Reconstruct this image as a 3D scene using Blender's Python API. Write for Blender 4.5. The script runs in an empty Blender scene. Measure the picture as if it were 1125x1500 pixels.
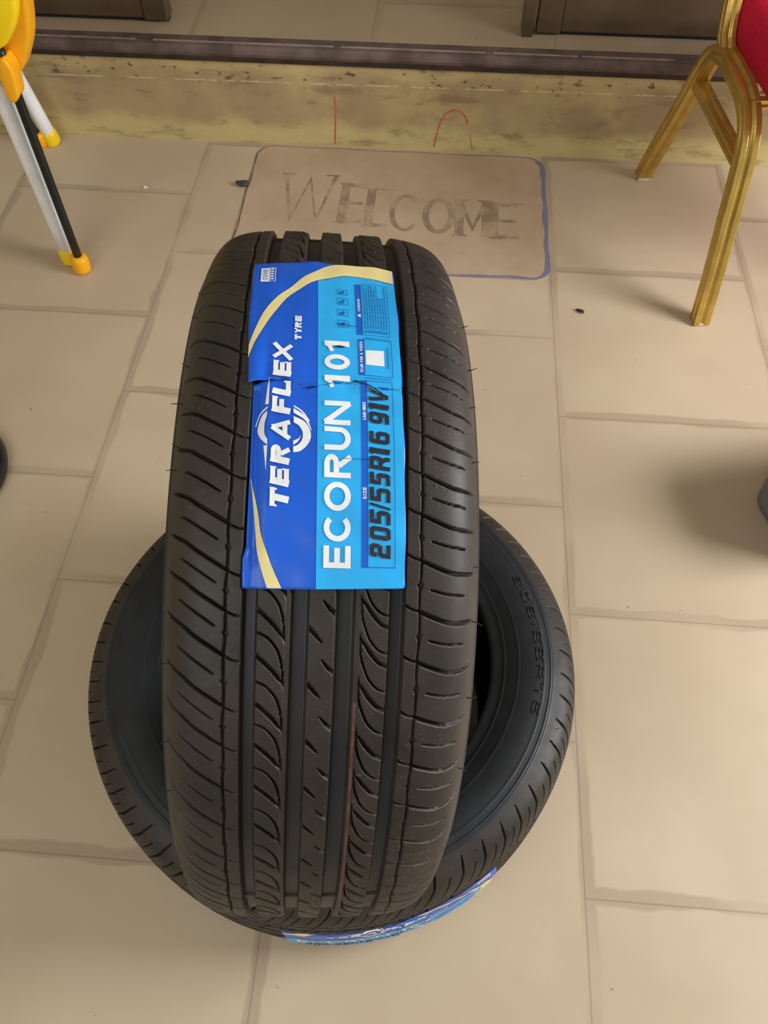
import bpy, bmesh, math, random
import numpy as np
from mathutils import Vector, Matrix

PI = math.pi
sc = bpy.context.scene
COL = sc.collection

# ------------------------------------------------------------------ camera, sky, lights, exposure
cam_d = bpy.data.cameras.new('camera')
cam = bpy.data.objects.new('camera', cam_d); COL.objects.link(cam)
cam_d.sensor_fit = 'VERTICAL'; cam_d.sensor_height = 36.0
cam_d.lens = 1198.0 / 1500.0 * 36.0
cam.location = (0, 0, 1.165)
cam.rotation_euler = (PI / 2 - 0.97242, 0, 0.0779856)
cam_d.clip_start = 0.02
sc.camera = cam

W = bpy.data.worlds.new('world'); sc.world = W; W.use_nodes = True
W.node_tree.nodes['Background'].inputs[0].default_value = (1.0, 0.91, 0.79, 1)
W.node_tree.nodes['Background'].inputs[1].default_value = 0.33


def area(name, loc, target, sx, sy, power, color):
    l = bpy.data.lights.new(name, 'AREA'); l.shape = 'RECTANGLE'; l.size = sx; l.size_y = sy
    l.energy = power; l.color = color
    o = bpy.data.objects.new(name, l); COL.objects.link(o); o.location = loc
    d = Vector(target) - Vector(loc)
    o.rotation_euler = d.to_track_quat('-Z', 'Y').to_euler()
    return o


area('shopfront_daylight', (2.05, 0.66, 1.25), (0.2, 0.85, 0.0), 0.9, 1.1, 62, (0.97, 0.985, 1.0))
area('left_fill', (-1.3, -1.2, 2.3), (-0.3, 0.9, 0.0), 2.2, 1.8, 34, (0.92, 0.97, 1.0))  # added soft fill from the front left, lifts the shade beside the tyres

sc.view_settings.view_transform = 'Standard'
sc.view_settings.look = 'None'
sc.view_settings.exposure = 0.0
sc.view_settings.gamma = 1.0
sc.view_settings.use_curve_mapping = False


# ------------------------------------------------------------------ helpers
def lin(c):
    return tuple((v / 12.92 if v <= 0.04045 else ((v + 0.055) / 1.055) ** 2.4) for v in c)


def rgb(r, g, b):
    return (*lin((r / 255, g / 255, b / 255)), 1)


class NT:
    """small node graph helper"""
    def __init__(s, name):
        s.m = bpy.data.materials.new(name); s.m.use_nodes = True
        s.t = s.m.node_tree; s.n = s.t.nodes
        s.bsdf = s.n['Principled BSDF']

    def link(s, a, b): s.t.links.new(a, b)

    def val(s, sock, v):
        if isinstance(v, bpy.types.NodeSocket): s.link(v, sock)
        else: sock.default_value = v

    def math(s, op, a, b=0.0, c=0.0, clamp=False):
        n = s.n.new('ShaderNodeMath'); n.operation = op; n.use_clamp = clamp
        for i, v in enumerate((a, b, c)): s.val(n.inputs[i], v)
        return n.outputs[0]

    def mix(s, f, a, b, blend='MIX'):
        n = s.n.new('ShaderNodeMix'); n.data_type = 'RGBA'; n.blend_type = blend
        s.val(n.inputs[0], f); s.val(n.inputs[6], a); s.val(n.inputs[7], b)
        return n.outputs[2]

    def noise(s, vec, scale, detail=3, rough=0.55, dist=0.0):
        n = s.n.new('ShaderNodeTexNoise'); n.inputs['Scale'].default_value = scale
        n.inputs['Detail'].default_value = detail; n.inputs['Roughness'].default_value = rough
        n.inputs['Distortion'].default_value = dist
        if vec is not None: s.link(vec, n.inputs['Vector'])
        return n.outputs[0]

    def obj(s): return s.n.new('ShaderNodeTexCoord').outputs['Object']

    def pos(s): return s.n.new('ShaderNodeNewGeometry').outputs['Position']

    def sep(s, v):
        n = s.n.new('ShaderNodeSeparateXYZ'); s.link(v, n.inputs[0]); return n.outputs

    def comb(s, x, y, z):
        n = s.n.new('ShaderNodeCombineXYZ')
        for i, v in enumerate((x, y, z)): s.val(n.inputs[i], v)
        return n.outputs[0]

    def mapr(s, v, a, b, c=0.0, d=1.0, smooth=True):
        n = s.n.new('ShaderNodeMapRange'); n.interpolation_type = 'SMOOTHSTEP' if smooth else 'LINEAR'
        s.val(n.inputs[0], v); n.inputs[1].default_value = a; n.inputs[2].default_value = b
        n.inputs[3].default_value = c; n.inputs[4].default_value = d
        return n.outputs[0]

    def bump(s, h, strength=0.2, dist=0.001):
        n = s.n.new('ShaderNodeBump'); n.inputs['Strength'].default_value = strength
        n.inputs['Distance'].default_value = dist; s.link(h, n.inputs['Height'])
        s.link(n.outputs[0], s.bsdf.inputs['Normal'])

    def set(s, color=None, rough=None, metal=None, spec=None):
        if color is not None: s.val(s.bsdf.inputs['Base Color'], color)
        if rough is not None: s.val(s.bsdf.inputs['Roughness'], rough)
        if metal is not None: s.val(s.bsdf.inputs['Metallic'], metal)
        if spec is not None: s.val(s.bsdf.inputs['Specular IOR Level'], spec)
        return s.m


def simple(name, c, rough=0.5, metal=0.0, spec=0.5, var=0.12, scale=40, bump=0.0):
    k = NT(name); o = k.obj()
    n = k.noise(o, scale, 4)
    dark = tuple(v * (1 - var) for v in c[:3]) + (1,); lite = tuple(min(1, v * (1 + var)) for v in c[:3]) + (1,)
    col = k.mix(k.mapr(n, 0.3, 0.7), dark, lite)
    k.set(col, rough, metal, spec)
    if bump: k.bump(n, bump, 0.001)
    return k.m


def link_mesh(name, me, mat=None, parent=None, smooth=True):
    if mat is not None:
        for m in (mat if isinstance(mat, (list, tuple)) else [mat]): me.materials.append(m)
    if smooth: me.polygons.foreach_set('use_smooth', [True] * len(me.polygons))
    o = bpy.data.objects.new(name, me); COL.objects.link(o)
    if parent is not None: o.parent = parent
    return o


def obj(name, bm, mat, parent=None, smooth=True, bevel=0.0):
    me = bpy.data.meshes.new(name); bm.normal_update(); bm.to_mesh(me); bm.free()
    o = link_mesh(name, me, mat, parent, smooth)
    if bevel:
        b = o.modifiers.new('bevel', 'BEVEL'); b.width = bevel; b.segments = 3; b.limit_method = 'ANGLE'
        b.angle_limit = 0.6
        b.harden_normals = False
    return o


def tag(o, label=None, cat=None, group=None, kind=None):
    if label: o['label'] = label
    if cat: o['category'] = cat
    if group: o['group'] = group
    if kind: o['kind'] = kind
    return o


def empty(name, loc, rot=None):
    o = bpy.data.objects.new(name, None); COL.objects.link(o); o.location = loc
    o.empty_display_size = 0.05
    if rot is not None: o.rotation_euler = rot
    return o


def box_bm(lo, hi, bm=None):
    bm = bm or bmesh.new()
    x0, y0, z0 = lo; x1, y1, z1 = hi
    v = [bm.verts.new(p) for p in ((x0, y0, z0), (x1, y0, z0), (x1, y1, z0), (x0, y1, z0), (x0, y0, z1), (x1, y0, z1), (x1, y1, z1), (x0, y1, z1))]
    for f in ((3, 2, 1, 0), (4, 5, 6, 7), (0, 1, 5, 4), (1, 2, 6, 5), (2, 3, 7, 6), (3, 0, 4, 7)): bm.faces.new([v[i] for i in f])
    return bm


def catmull(pts, n=8, closed=False):
    P = [np.array(p, float) for p in pts]; out = []
    N = len(P)
    rng = range(N) if closed else range(N - 1)
    for i in rng:
        p0 = P[(i - 1) % N] if closed or i > 0 else 2 * P[0] - P[1]
        p1 = P[i]; p2 = P[(i + 1) % N]
        p3 = P[(i + 2) % N] if closed or i + 2 < N else 2 * P[-1] - P[-2]
        for k in range(n):
            t = k / n
            out.append(0.5 * ((2 * p1) + (p2 - p0) * t + (2 * p0 - 5 * p1 + 4 * p2 - p3) * t * t + (3 * p1 - p0 - 3 * p2 + p3) * t ** 3))
    if not closed: out.append(P[-1])
    return out


def sweep_bm(path, section, up=(0, 0, 1), caps=True, bm=None, scales=None):
    """section: list of 2-D points (a along side, b along up-ish); path: list of 3-D points"""
    bm = bm or bmesh.new(); path = [Vector(p) for p in path]; rings = []
    side_prev = None
    for i, p in enumerate(path):
        t = (path[min(i + 1, len(path) - 1)] - path[max(i - 1, 0)]).normalized()
        if side_prev is None:
            side = Vector(up).cross(t)
            if side.length < 1e-4: side = Vector((1, 0, 0)).cross(t)
        else:
            side = side_prev - t * side_prev.dot(t)
        side.normalize(); side_prev = side
        u = t.cross(side)
        k = scales[i] if scales else 1.0
        rings.append([bm.verts.new(p + side * a * k + u * b * k) for a, b in section])
    n = len(section)
    for r0, r1 in zip(rings, rings[1:]):
        for j in range(n): bm.faces.new((r0[j], r0[(j + 1) % n], r1[(j + 1) % n], r1[j]))
    if caps:
        bm.faces.new(list(reversed(rings[0]))); bm.faces.new(rings[-1])
    return bm


def circ(r, n=20): return [(r * math.cos(2 * PI * i / n), r * math.sin(2 * PI * i / n)) for i in range(n)]


def rrect(w, h, r, n=5):
    out = []
    for cx, cy, a0 in ((w / 2 - r, h / 2 - r, 0), (-w / 2 + r, h / 2 - r, PI / 2), (-w / 2 + r, -h / 2 + r, PI), (w / 2 - r, -h / 2 + r, 1.5 * PI)):
        for k in range(n + 1):
            a = a0 + PI / 2 * k / n; out.append((cx + r * math.cos(a), cy + r * math.sin(a)))
    return out


def lathe_bm(prof, n=48, bm=None, center=(0, 0, 0)):
    """prof: list of (r, z)"""
    bm = bm or bmesh.new(); cx, cy, cz = center; rings = []
    for r, z in prof:
        if r < 1e-6: rings.append([bm.verts.new((cx, cy, cz + z))])
        else: rings.append([bm.verts.new((cx + r * math.cos(2 * PI * i / n), cy + r * math.sin(2 * PI * i / n), cz + z)) for i in range(n)])
    for a, b in zip(rings, rings[1:]):
        for i in range(n):
            j = (i + 1) % n
            if len(a) == 1 and len(b) == 1: continue
            if len(a) == 1: bm.faces.new((a[0], b[j], b[i]))
            elif len(b) == 1: bm.faces.new((a[i], a[j], b[0]))
            else: bm.faces.new((a[i], a[j], b[j], b[i]))
    return bm


# ------------------------------------------------------------------ materials of the place
TILE = 0.4148
X0 = -0.583


def tile_material(name, y_even, base_a, base_b, x0=X0, rough=0.38):
    k = NT(name); p = k.pos(); x, y, z = k.sep(p)
    warp = k.math('MULTIPLY', k.math('SUBTRACT', k.noise(p, 11, 3), 0.5), 0.020)
    xx = k.math('DIVIDE', k.math('SUBTRACT', x, x0), TILE)
    ci = k.math('FLOOR', xx)
    odd = k.math('ABSOLUTE', k.math('MODULO', ci, 2.0))
    yy = k.math('DIVIDE', k.math('SUBTRACT', y, k.math('ADD', y_even, k.math('MULTIPLY', odd, TILE / 2))), TILE)
    fx = k.math('SUBTRACT', xx, k.math('ROUND', xx)); fy = k.math('SUBTRACT', yy, k.math('ROUND', yy))
    dx = k.math('MULTIPLY', fx, TILE); dy = k.math('MULTIPLY', fy, TILE)
    # fine joint
    d = k.math('MINIMUM', k.math('ABSOLUTE', dx), k.math('ABSOLUTE', dy))
    joint = k.mapr(d, 0.0006, 0.0016, 1, 0)
    # broad smear of old grout beside the joint, of uneven width
    w1 = k.math('ADD', 0.0045, k.math('MULTIPLY', k.noise(p, 7, 3), 0.011))
    sx = k.math('ABSOLUTE', k.math('ADD', k.math('SUBTRACT', dx, 0.004), warp))
    sy = k.math('ABSOLUTE', k.math('ADD', k.math('SUBTRACT', dy, 0.004), warp))
    sm = k.math('SUBTRACT', k.math('MINIMUM', sx, sy), w1)
    smear = k.math('MULTIPLY', k.mapr(sm, -0.003, 0.0025, 1, 0), k.mapr(k.noise(p, 3.1, 2), 0.36, 0.56, 0.15, 1.0))
    # each tile slightly its own tone
    wn = k.n.new('ShaderNodeTexWhiteNoise'); wn.noise_dimensions = '3D'
    k.link(k.comb(ci, k.math('FLOOR', yy), 0.0), wn.inputs[0])
    cloud = k.noise(p, 3.0, 4, 0.5)
    base = k.mix(k.mapr(cloud, 0.3, 0.7), base_a, base_b)
    tone = k.mix(k.math('MULTIPLY', wn.outputs[0], 0.10), base, rgb(150, 118, 92))
    blot = k.mapr(k.noise(p, 14, 5, 0.7), 0.60, 0.78, 0, 0.10)
    tone = k.mix(blot, tone, rgb(140, 110, 88))
    c = k.mix(k.math('MULTIPLY', smear, 0.5), tone, rgb(158, 136, 114))
    c = k.mix(k.math('MULTIPLY', joint, 0.32), c, rgb(104, 86, 70))
    speck = k.mapr(k.noise(p, 60, 2, 0.5), 0.755, 0.79, 0, 0.5)
    c = k.mix(speck, c, rgb(95, 80, 68))
    r = k.math('ADD', rough, k.math('MULTIPLY', k.noise(p, 6, 3), 0.14))
    k.set(c, r, 0, 0.35)
    h = k.math('SUBTRACT', k.math('MULTIPLY', k.noise(p, 22, 3), 0.25), joint)
    k.bump(h, 0.25, 0.0006)
    return k.m


M = {}
M['tile'] = tile_material('beige_floor_tile', 0.204, rgb(194, 173, 145), rgb(205, 186, 158))
M['tile2'] = tile_material('landing_tile', 1.885, rgb(164, 144, 118), rgb(176, 156, 128), x0=-0.593, rough=0.3)


def riser_material():
    k = NT('worn_yellow_paint'); p = k.pos(); x, y, z = k.sep(p)
    base = k.mix(k.mapr(k.noise(p, 4, 4), 0.35, 0.65), rgb(162, 140, 104), rgb(180, 159, 120))
    zz = k.math('ADD', z, k.math('MULTIPLY', k.math('SUBTRACT', k.noise(p, 6, 4), 0.5), 0.09))
    low = k.mapr(zz, 0.035, 0.075, 1, 0)
    c = k.mix(k.math('MULTIPLY', low, 0.62), base, rgb(218, 202, 140))
    bl = k.mapr(k.noise(p, 5.5, 4, 0.6), 0.48, 0.66, 0, 0.32)
    c = k.mix(bl, c, rgb(210, 190, 130))
    top = k.mapr(zz, 0.165, 0.19, 0, 1)
    c = k.mix(k.math('MULTIPLY', top, 0.4), c, rgb(210, 190, 132))
    st = k.comb(k.math('MULTIPLY', x, 0.35), y, z)
    c = k.mix(k.mapr(k.noise(st, 26, 5, 0.65), 0.50, 0.70, 0, 0.6), c, rgb(120, 98, 74))
    # scuffs in a band around the seam
    band = k.mapr(k.math('ABSOLUTE', k.math('SUBTRACT', z, 0.172)), 0.005, 0.035, 1, 0)
    sp = k.mapr(k.noise(k.comb(k.math('MULTIPLY', x, 0.6), y, z), 70, 3, 0.6), 0.60, 0.66, 0, 1)
    c = k.mix(k.math('MULTIPLY', k.math('MULTIPLY', band, sp), 0.75), c, rgb(70, 55, 42))
    sp2 = k.mapr(k.noise(p, 24, 2, 0.5), 0.70, 0.75, 0, 0.55)
    c = k.mix(sp2, c, rgb(92, 78, 62))
    seam = k.math('MULTIPLY', k.mapr(k.math('ABSOLUTE', k.math('SUBTRACT', z, k.math('ADD', 0.157, k.math('MULTIPLY', x, 0.006)))), 0.0008, 0.0022, 1, 0),
                  k.mapr(k.noise(k.comb(x, 0.0, 0.0), 16, 3), 0.44, 0.54, 0, 1))
    c = k.mix(k.math('MULTIPLY', seam, 0.6), c, rgb(222, 206, 176))
    k.set(c, 0.62, 0, 0.25)
    k.bump(k.noise(p, 50, 4), 0.3, 0.0015)
    return k.m


M['riser'] = riser_material()
M['nosing'] = simple('dark_stone_nosing', rgb(96, 80, 74), 0.42, 0, 0.45, 0.35, 18)
M['bronze'] = simple('bronze_aluminium', rgb(92, 77, 60), 0.3, 0.4, 0.5, 0.15, 9)
M['wall'] = simple('cream_wall', rgb(196, 184, 150), 0.8, 0, 0.2, 0.08, 6)


def glass_material():
    k = NT('tinted_glass')
    k.set((0.55, 0.5, 0.42, 1), 0.06, 0, 0.5)
    k.bsdf.inputs['Transmission Weight'].default_value = 0.85
    return k.m


M['glass'] = glass_material()


def rubber(name, a, b, rough, spec=0.4, dust=None):
    k = NT(name); o = k.obj()
    n = k.noise(o, 28, 5, 0.6)
    c = k.mix(k.mapr(n, 0.32, 0.68), a, b)
    if dust:
        f = k.mapr(k.noise(o, 420, 2, 0.5), 0.63, 0.72, 0, 0.5)
        f2 = k.mapr(k.noise(o, 9, 3, 0.6), 0.45, 0.7, 0.15, 1.0)
        c = k.mix(k.math('MULTIPLY', f, f2), c, dust)
    r = k.math('ADD', rough, k.math('MULTIPLY', k.math('SUBTRACT', k.noise(o, 40, 4), 0.5), 0.25))
    k.set(c, r, 0, spec)
    k.bump(k.noise(o, 260, 3), 0.12, 0.0006)
    return k.m


M['rib'] = rubber('tread_rubber', rgb(42, 37, 33), rgb(56, 49, 43), 0.52, 0.38, rgb(126, 112, 98))
M['groove'] = rubber('groove_rubber', rgb(40, 41, 42), rgb(50, 51, 52), 0.5, 0.45)
M['side'] = rubber('sidewall_rubber', rgb(24, 26, 29), rgb(31, 34, 38), 0.5, 0.42)
M['liner'] = rubber('liner_rubber', rgb(22, 21, 21), rgb(28, 27, 26), 0.6, 0.3)
M['hair'] = simple('vent_hair_rubber', rgb(40, 36, 33), 0.5)
M['redline'] = simple('red_tread_line', rgb(104, 62, 60), 0.6, var=0.3, scale=90)


def paper(name, c, rough=0.3, scuff=None, amt=0.0, scale=160, thr=0.66):
    k = NT(name); o = k.obj()
    n = k.noise(o, 30, 4)
    col = k.mix(k.mapr(n, 0.3, 0.7), tuple(v * 0.93 for v in c[:3]) + (1,), tuple(min(1, v * 1.05) for v in c[:3]) + (1,))
    if scuff:
        f = k.mapr(k.noise(o, scale, 4, 0.7), thr, thr + 0.06, 0, amt)
        col = k.mix(f, col, scuff)
    k.set(col, rough, 0, 0.5)
    k.bump(k.noise(o, 90, 4), 0.15, 0.0008)
    return k.m


M['blue'] = paper('label_blue', rgb(22, 96, 218), 0.32, rgb(150, 190, 235), 0.5, 220, 0.70)
M['cyan'] = paper('label_cyan', rgb(44, 182, 254), 0.32, rgb(30, 100, 160), 0.5, 240, 0.70)
M['cream'] = paper('label_cream', rgb(244, 226, 156), 0.4, rgb(150, 120, 60), 0.7, 120, 0.68)
M['white'] = paper('label_white', rgb(248, 250, 252), 0.4, rgb(120, 150, 180), 0.6, 200, 0.70)
M['ink'] = paper('label_ink', rgb(34, 40, 56), 0.45, rgb(110, 100, 95), 0.8, 330, 0.60)
M['stripblue'] = paper('label_strip_blue', rgb(26, 100, 214), 0.32)
M['lineblue'] = paper('label_line_blue', rgb(20, 92, 160), 0.4)
M['crack'] = simple('label_crack', rgb(20, 30, 48), 0.7)

# ------------------------------------------------------------------ the setting
LZ = 0.238          # height of the landing
RY = 1.875          # face of the riser

bm = bmesh.new()
v = [bm.verts.new(p) for p in ((-1.9, -1.2, 0), (1.9, -1.2, 0), (1.9, RY, 0), (-1.9, RY, 0))]
bm.faces.new(v)
r = bmesh.ops.extrude_face_region(bm, geom=bm.faces[:]); bmesh.ops.translate(bm, vec=(0, 0, -0.05), verts=[e for e in r['geom'] if isinstance(e, bmesh.types.BMVert)])
bmesh.ops.recalc_face_normals(bm, faces=bm.faces[:])
floor = tag(obj('floor', bm, M['tile'], smooth=False), kind='structure')
tag(obj('floor_landing', box_bm((-1.9, RY + 0.016, -0.05), (1.9, 3.3, LZ)), M['tile2'], smooth=False), kind='structure')
riser = tag(obj('trim_1', box_bm((-1.9, RY, -0.05), (1.9, RY + 0.016, 0.206)), M['riser'], smooth=False), 'step riser in worn yellow paint', kind='structure')
# rounded dark nosing, with a highlight painted along its upper edge
sec = [(RY + 0.030, 0.2065), (RY + .001, 0.2065), (RY - 0.006, 0.2095), (RY - 0.012, 0.2155), (RY - 0.015, 0.2225), (RY - 0.013, 0.230), (RY - 0.007, 0.236), (RY + 0.002, LZ + 0.001), (RY + 0.030, LZ + 0.001)]
bm = bmesh.new(); A = [bm.verts.new((-1.9, y, z)) for y, z in sec]; B = [bm.verts.new((1.9, y, z)) for y, z in sec]
for i in range(len(sec)):
    j = (i + 1) % len(sec); bm.faces.new((A[i], B[i], B[j], A[j]))
bm.faces.new(list(reversed(A))); bm.faces.new(B)
bmesh.ops.recalc_face_normals(bm, faces=bm.faces[:])
nos = tag(obj('trim_2', bm, M['nosing'], smooth=False), kind='structure')
bm = bmesh.new()
random.seed(4)
x = -1.85
while x < 1.8:                                   # edge highlight of the nosing, painted as pale strips in broken lengths
    L = random.uniform(0.12, 0.5)
    box_bm((x, RY + 0.0005, LZ + 0.0005), (x + L, RY + 0.0045, LZ + 0.0022), bm); x += L + random.uniform(0.005, 0.05)
obj('edge_highlight', bm, simple('edge_highlight_pale', rgb(150, 134, 120), 0.5, var=0.25, scale=30), nos, smooth=False)

obj('dark_strip', box_bm((-1.9, RY - 0.0075, 0.2005), (1.9, RY - .0002, 0.2115)), simple('dark_brown', rgb(48, 34, 30), .6, var=.4, scale=25), nos, smooth=False, bevel=.002)  # dark brown strip along the lower edge of the nosing
# red crayon marks on the riser
bm = bmesh.new()


def ribbon_xz(pts, w, y, bm):
    P = [np.array(p) for p in pts]; prev = None
    for i, p in enumerate(P):
        t = P[min(i + 1, len(P) - 1)] - P[max(i - 1, 0)]; t = t / np.linalg.norm(t); n = np.array([-t[1], t[0]])
        ww = w * (0.55 + 0.45 * math.sin(i * 1.7) ** 2)
        a = p + n * ww / 2; b = p - n * ww / 2
        cur = (bm.verts.new((a[0], y, a[1])), bm.verts.new((b[0], y, b[1])))
        if prev: bm.faces.new((prev[0], prev[1], cur[1], cur[0]))
        prev = cur


ribbon_xz(catmull([(-0.263, 0.128), (-0.262, 0.10), (-0.264, 0.06), (-0.268, 0.008)], 6), 0.004, RY - 0.0007, bm)
ribbon_xz(catmull([(-0.024, 0.012), (-0.018, 0.045), (-0.012, 0.072), (0.000, 0.096), (0.018, 0.106), (0.036, 0.102), (0.050, 0.085), (0.053, 0.073)], 5), 0.004, RY - 0.0007, bm)
ribbon_xz(catmull([(0.060, 0.050), (0.064, 0.035), (0.071, 0.008)], 5), 0.002, RY - 0.0007, bm)
for f in bm.faces:
    f.normal_update()
    if f.normal.y > 0: f.normal_flip()
obj('crayon_mark', bm, simple('red_crayon', rgb(206, 92, 72), 0.7, var=0.3, scale=120), riser, smooth=False)['label'] = 'red crayon line and arch'


# sliding doors standing on the landing: bottom rail, stiles, glass
def door(name, x0, x1, y, stile_left, stile_right):
    d = tag(empty(name, ((x0 + x1) / 2, y, LZ)), kind='structure')
    ox = (x0 + x1) / 2

    def part(n, lo, hi, mat, bev=0.003):
        return obj(n, box_bm((lo[0] - ox, lo[1], lo[2]), (hi[0] - ox, hi[1], hi[2])), mat, d, smooth=False, bevel=bev)
    sw = 0.055
    part('bottom_rail', (x0 + sw, -0.02, 0.010), (x1 - sw, 0.02, 0.105), M['bronze'])
    part('top_rail', (x0 + sw, -0.02, 2.03), (x1 - sw, 0.02, 2.10), M['bronze'])
    part('stile', (x0, -0.022, 0.006), (x0 + sw, 0.022, 2.10), M['bronze'])
    part('stile', (x1 - sw, -0.022, 0.006), (x1, 0.022, 2.10), M['bronze'])
    part('glass_pane', (x0 + sw, -0.004, 0.105), (x1 - sw, 0.004, 2.03), M['glass'], 0)
    part('rubber_seal', (x0 + 0.002, -0.010, 0.0), (x1 - 0.002, 0.010, 0.011), simple('door_seal', rgb(30, 26, 22), 0.7), 0)
    return d


door('door_1', -1.75, -0.652, 1.975, False, True)
door('door_2', 0.192, 1.75, 1.985, True, False)
tr = obj('trim_3', box_bm((0.160, 1.955, LZ), (0.184, 2.02, LZ + 2.12)), M['bronze'], smooth=False, bevel=0.002)
tag(tr, kind='structure')
tag(obj('wall_back', box_bm((-1.9, 1.93, LZ + 2.12), (1.9, 2.05, LZ + 2.7)), M['wall'], smooth=False), kind='structure')
tag(obj('wall_left', box_bm((-2.0, -1.2, -0.05), (-1.9, 3.3, LZ + 2.7)), M['wall'], smooth=False), kind='structure')
tag(obj('wall_far', box_bm((-1.9, 3.3, -0.05), (1.9, 3.4, LZ + 2.7)), M['wall'], smooth=False), kind='structure')

# ------------------------------------------------------------------ tyre
R0 = 316.0     # millimetres
SEC = [(0, 316), (15, 315.95), (30, 315.7), (45, 315.1), (57, 314.2), (66, 313.0), (75, 311.0), (82, 308.4), (88, 304.8), (92.5, 300.5), (96, 295.5), (99, 289.5), (102, 282)]
SIDE = [(102, 282), (104.2, 275), (106, 266), (107, 256), (106.6, 246), (104.8, 236), (101.5, 226), (98, 217.5), (96.5, 212.5), (95.5, 208), (94, 204.5), (91, 203.0), (85, 203.2), (80, 204)]
LINER = [(80, 204), (80.5, 208), (84, 215), (90, 226), (95, 240), (97, 256), (95.5, 270), (91, 284), (82, 294), (60, 301), (30, 304.5), (0, 305.5)]


def grp(x, seq):
    """phase function from junction positions seq (descending s), extended round the wheel"""
    k = sorted(seq); vals = list(range(len(k)))
    rnd = random.Random(len(seq)); lo = k[0]; i = 0
    while lo > -1500: lo -= rnd.choice((28.5, 31.5, 35.0)); i -= 1; k.insert(0, lo); vals.insert(0, i)
    hi = k[-1]; i = vals[-1]
    while hi < 1500: hi += rnd.choice((28.5, 31.5, 35.0)); i += 1; k.append(hi); vals.append(i)
    return np.interp(x, k, vals)


SEQ_L = [16.6, -21.5, -55.8, -84.4, -111.9, -144.0, -173.0, -198.1, -226.6, -260.1, -288.1, -321.2, -356, -391, -424]
SEQ_R = [40.6, 10.2, -24.1, -51.6, -78.6, -106.9, -133.7, -163, -195.6, -228.2, -265.4, -301, -335, -370]
SEQ_C = [-20, -54, -90, -128, -168, -207, -243, -282, -318, -352, -388]
SEQ_3 = [-20, -49, -78, -108, -138, -164, -188, -213, -242, -277, -307, -336, -367]
SEQ_2 = [-15, -47, -78, -108, -140, -168, -196, -225, -256.5, -285, -317, -351, -386]


def sstep(x): x = np.clip(x, 0, 1); return x * x * (3 - 2 * x)


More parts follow.
